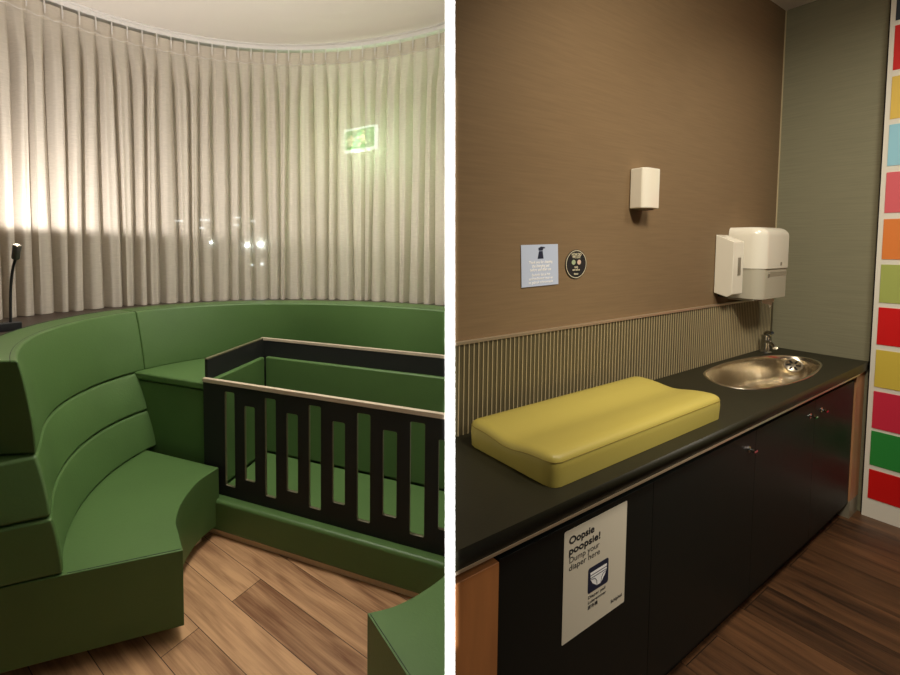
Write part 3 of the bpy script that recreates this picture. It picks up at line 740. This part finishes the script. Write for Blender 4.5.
# fixtures on the brown wall
sen = thing('soap_dispenser', 'small plain white dispenser box high on the brown wall', 'dispenser', rw(-1.7, 0.03, 1.74), RA)
pr = [(-1.762, 0.002), (-1.768, 0.055), (-1.755, 0.066), (-1.72, 0.071), (-1.648, 0.071), (-1.640, 0.062), (-1.640, 0.002)]
bm = bmesh.new(); prism(bm, [(rw(a, b).x, rw(a, b).y) for a, b in pr], 1.742, 1.925)
obj('casing', bm, M['plastic'], sen, bevel=0.005, seg=3)
obj('nozzle', B(-1.73, -1.66, -0.055, -0.02, 1.736, 1.7425, T=RM), M['greyplastic'], sen)

hold = thing('paper_holder', 'narrow white sloping-topped dispenser left of the big towel dispenser', 'dispenser', rw(-0.8, 0.04, 1.3), RA)
bm = bmesh.new()
sec = [(0.002, 1.305), (0.060, 1.285), (0.082, 1.302), (0.082, 1.592), (0.002, 1.634)]
l0 = [bm.verts.new(rw(-0.866, a, b)) for a, b in sec]; l1 = [bm.verts.new(rw(-0.732, a, b)) for a, b in sec]
bm.faces.new(l0); bm.faces.new(l1[::-1])
for k in range(5): bm.faces.new((l0[k], l1[k], l1[(k + 1) % 5], l0[(k + 1) % 5]))
obj('casing', bm, M['plastic'], hold, bevel=0.003)
obj('level_window', B(-0.805, -0.770, -0.0835, -0.0815, 1.405, 1.505, T=RM), M['greyplastic'], hold, label='grey level window')
obj('outlet', B(-0.85, -0.75, -0.055, -0.015, 1.284, 1.296, T=RM), M['gap'], hold)

tow = thing('towel_dispenser', 'large rounded white paper towel dispenser in the wall corner', 'dispenser', rw(-0.51, 0.08, 1.3), RA)
def round_block(s0, s1, d1, z0, z1, r, name, m, parent, topround=0.0, **k):
    bm = bmesh.new()
    lp_ = [(s0, 0.002), (s1, 0.002)] + [(p[0], p[1]) for p in rrect(s0, s1, 0.0, d1, r, 8) if p[1] > r * 0.99]
    # order: back corners then front arc (right to left)
    fr = sorted([(p[0], p[1]) for p in rrect(s0, s1, -1, d1, r, 8) if p[1] >= d1 - r - 1e-6], key=lambda q: -q[0])
    base = [(s0, 0.002), (s1, 0.002)] + fr
    zs = [z0] + ([z1 - topround + topround * math.sin(i * PI / 12) for i in range(7)] if topround else [z1])
    rows = []
    for zi, z in enumerate(zs):
        sh = 0 if not topround or zi == 0 else topround * (1 - math.cos((zi - 1) * PI / 12))
        row = []
        for a, b in base:
            b2 = b if b < 0.01 else max(0.01, b - sh * 0.9 * (b / d1))
            a2 = a + (sh * 0.5 if a < (s0 + s1) / 2 else -sh * 0.5)
            row.append(bm.verts.new(rw(a2, b2, z)))
        rows.append(row)
    n = len(base)
    for r0, r1 in zip(rows, rows[1:]):
        for q in range(n): bm.faces.new((r0[q], r0[(q + 1) % n], r1[(q + 1) % n], r1[q]))
    bm.faces.new(rows[0]); bm.faces.new(rows[-1][::-1])
    return obj(name, bm, m, parent, angle=50, **k)
round_block(-0.704, -0.300, 0.160, 1.442, 1.676, 0.06, 'upper_cover', M['plastic'], tow, topround=0.05)
low = round_block(-0.700, -0.307, 0.154, 1.270, 1.4405, 0.05, 'lower_cover', M['frost'], tow, label='frosted translucent lower cover')
obj('back_plate', B(-0.69, -0.34, -0.12, -0.003, 1.258, 1.2695, T=RM), M['frost'], tow, bevel=0.004)
for o in [o for o in bpy.data.objects if o.name.startswith('tmp')]: bpy.data.objects.remove(o)
obj('lock_button', B(-0.470, -0.452, -0.1625, -0.159, 1.458, 1.476, T=RM), M['greyplastic'], tow, bevel=0.002)
obj('window_recess', B(-0.60, -0.35, -0.1555, -0.152, 1.398, 1.424, T=RM), M['frost2'], low, bevel=0.001)
obj('latch', B(-0.625, -0.605, -0.1565, -0.152, 1.392, 1.412, T=RM), M['greyplastic'], low, bevel=0.001)
bm = bmesh.new()
tp = [(-0.56, 1.2575), (-0.38, 1.2575), (-0.385, 1.236), (-0.41, 1.232), (-0.415, 1.215), (-0.45, 1.205), (-0.46, 1.226), (-0.51, 1.230), (-0.56, 1.238)]
PT = RM @ Matrix.Translation((0, -0.115, 0)) @ RX
pw = obj('paper_towel', plate([tp], 0.002, PT), M['paper'], None, smooth=False)
tag(pw, 'torn end of white paper towel hanging from the large dispenser', 'paper towel')

# card and oval sticker on the brown wall
def wall_T(s, z, d, rot=0): return RM @ Matrix.Translation((s, -d, z)) @ RX @ Matrix.Rotation(math.radians(rot), 4, 'Z')
cardt = thing('cleaning_notice', 'pale blue notice card with spray bottle picture on the brown wall', 'notice', rw(-2.384, 0.002, 1.41), RA)
CT = wall_T(-2.386, 1.495, 0.0022, 1.2)
obj('card', plate([[(-0.112, -0.082), (0.112, -0.082), (0.106, 0.082), (-0.116, 0.082)]], 0.0015, CT), M['card'], cardt, smooth=False)
CT2 = CT @ Matrix.Translation((0, 0, 0.0018))
bm = bmesh.new()
for lp_ in ([(-0.020, 0.026), (0.016, 0.026), (0.010, 0.056), (-0.012, 0.056)], [(-0.014, 0.058), (0.010, 0.058), (0.014, 0.066), (0.024, 0.066), (0.024, 0.071), (0.0, 0.074), (-0.016, 0.068)]):
    t_ = plate([lp_], 0.0003, CT2); me = bpy.data.meshes.new('t'); t_.to_mesh(me); t_.free(); bm.from_mesh(me); bpy.data.meshes.remove(me)
obj('spray_bottle_icon', bm, M['navy'], cardt, smooth=False)
for i, s in enumerate(('Thank you for cleaning', 'the changing pad', 'before and after use')):
    obj('lettering', text_bm(s, 0.0155, CT2 @ Matrix.Translation((0, 0.008 - 0.015 * i, 0)), 0.0003, 'CENTER'), M['whiteink'], cardt, smooth=False)
for i, s in enumerate(('Bedankt dat je het', 'aankleedkussen voor en', 'na gebruik schoonmaakt')):
    obj('lettering', text_bm(s, 0.0150, CT2 @ Matrix.Translation((0.002, -0.042 - 0.0145 * i, 0)), 0.0001, 'CENTER'), M['whiteink'], cardt, smooth=False)
stk = thing('oval_sticker', 'small round black rating sticker right of the blue notice', 'sticker', rw(-2.155, 0.002, 1.44), RA)
OT_ = wall_T(-2.155, 1.4945, 0.0022)
obj('disc', plate([ellipse(0, 0, 0.073, 0.061)], 0.0012, OT_), M['ink'], stk, smooth=False)
OT2 = OT_ @ Matrix.Translation((0, 0, 0.0014))
obj('border', plate([ellipse(0, 0, 0.070, 0.0585), ellipse(0, 0, 0.067, 0.0558)[::-1]], 0.0003, OT2), M['cream'], stk, smooth=False)
obj('green_face', plate([ellipse(-0.019, 0.008, 0.013, 0.0105, 20)], 0.0003, OT2), M['greenink'], stk, smooth=False)
obj('pink_face', plate([ellipse(0.019, 0.008, 0.013, 0.0105, 20)], 0.0003, OT2), M['pinkink'], stk, smooth=False)
for i, (s, sz, z) in enumerate((('HOW DID', 0.015, 0.036), ('WE DO?', 0.015, 0.025), ('scan', 0.014, -0.016), ('and tell us', 0.012, -0.027), ('thanks', 0.011, -0.044))):
    obj('lettering', text_bm(s, sz, OT2 @ Matrix.Translation((0, z, 0)), 0.0003, 'CENTER'), M['cream'], stk, smooth=False)

# diaper sign on the cabinet door
sg = thing('diaper_sign', 'white paper diaper bin sign stuck to the black cabinet door', 'sign', rw(-2.65, 0.405, 0.467), RA)
ST = wall_T(-2.662, 0.6285, 0.4036)
W2, H2 = 0.155, 0.1615
obj('paper', plate([rrect(-W2, W2, -H2, H2, 0.004, 3)], 0.0006, ST), M['signpaper'], sg, smooth=False)
S2 = ST @ Matrix.Translation((0, 0, 0.0009))
def sgt(s, x, y, size, width, bold, m='ink'): obj('lettering', text_bm(s, size, S2 @ Matrix.Translation((x, y, 0)), bold, 'LEFT', width), M[m], sg, smooth=False)
sgt('Oopsie', -0.134, 0.120, 0.029, 0.116, 0.0010)
sgt('poopsie!', -0.134, 0.090, 0.029, 0.146, 0.0010)
sgt('Dump your', -0.132, 0.065, 0.024, 0.142, 0.0)
sgt('diaper here', -0.132, 0.043, 0.024, 0.146, 0.0)
obj('icon_square', plate([rrect(-0.040, 0.062, -0.060, 0.016, 0.008, 4)], 0.0003, S2), M['navy'], sg, smooth=False)
S3 = S2 @ Matrix.Translation((0, 0, 0.0005))
bm = plate([[(-0.030, 0.001), (0.052, 0.001), (0.052, -0.014), (0.046, -0.026), (0.024, -0.048), (0.004, -0.048), (-0.018, -0.034), (-0.028, -0.020)]], 0.0003, S3)
ic = obj('diaper_icon', bm, M['whiteink'], sg, smooth=False)
S4 = S3 @ Matrix.Translation((0, 0, 0.0005)); bm = bmesh.new()
for x0, x1, y0, y1 in ((-0.030, 0.052, -0.0085, -0.0065), (-0.029, 0.050, -0.0165, -0.0145)): box(bm, x0, x1, y0, y1, 0, 0.0002, T=S4)
for c in ([(-0.026, -0.020), (-0.008, -0.022), (0.002, -0.032), (0.004, -0.047)], [(0.048, -0.020), (0.034, -0.022), (0.026, -0.032), (0.023, -0.047)]):
    for a, b in zip(c, c[1:]): tube(bm, [S4 @ Vector((*a, 0)), S4 @ Vector((*b, 0))], 0.0008, 4)
obj('icon_lines', bm, M['navy'], ic, smooth=False)
sgt('Diaper pail', -0.038, -0.076, 0.0125, 0.085, 0.0001)
sgt('Luieremmer', -0.038, -0.091, 0.0125, 0.09, 0.0001)
sgt('尿布桶', -0.038, -0.107, 0.013, 0.048, 0.0001)
sgt('Schiphol', 0.080, -0.136, 0.014, 0.058, 0.0003)
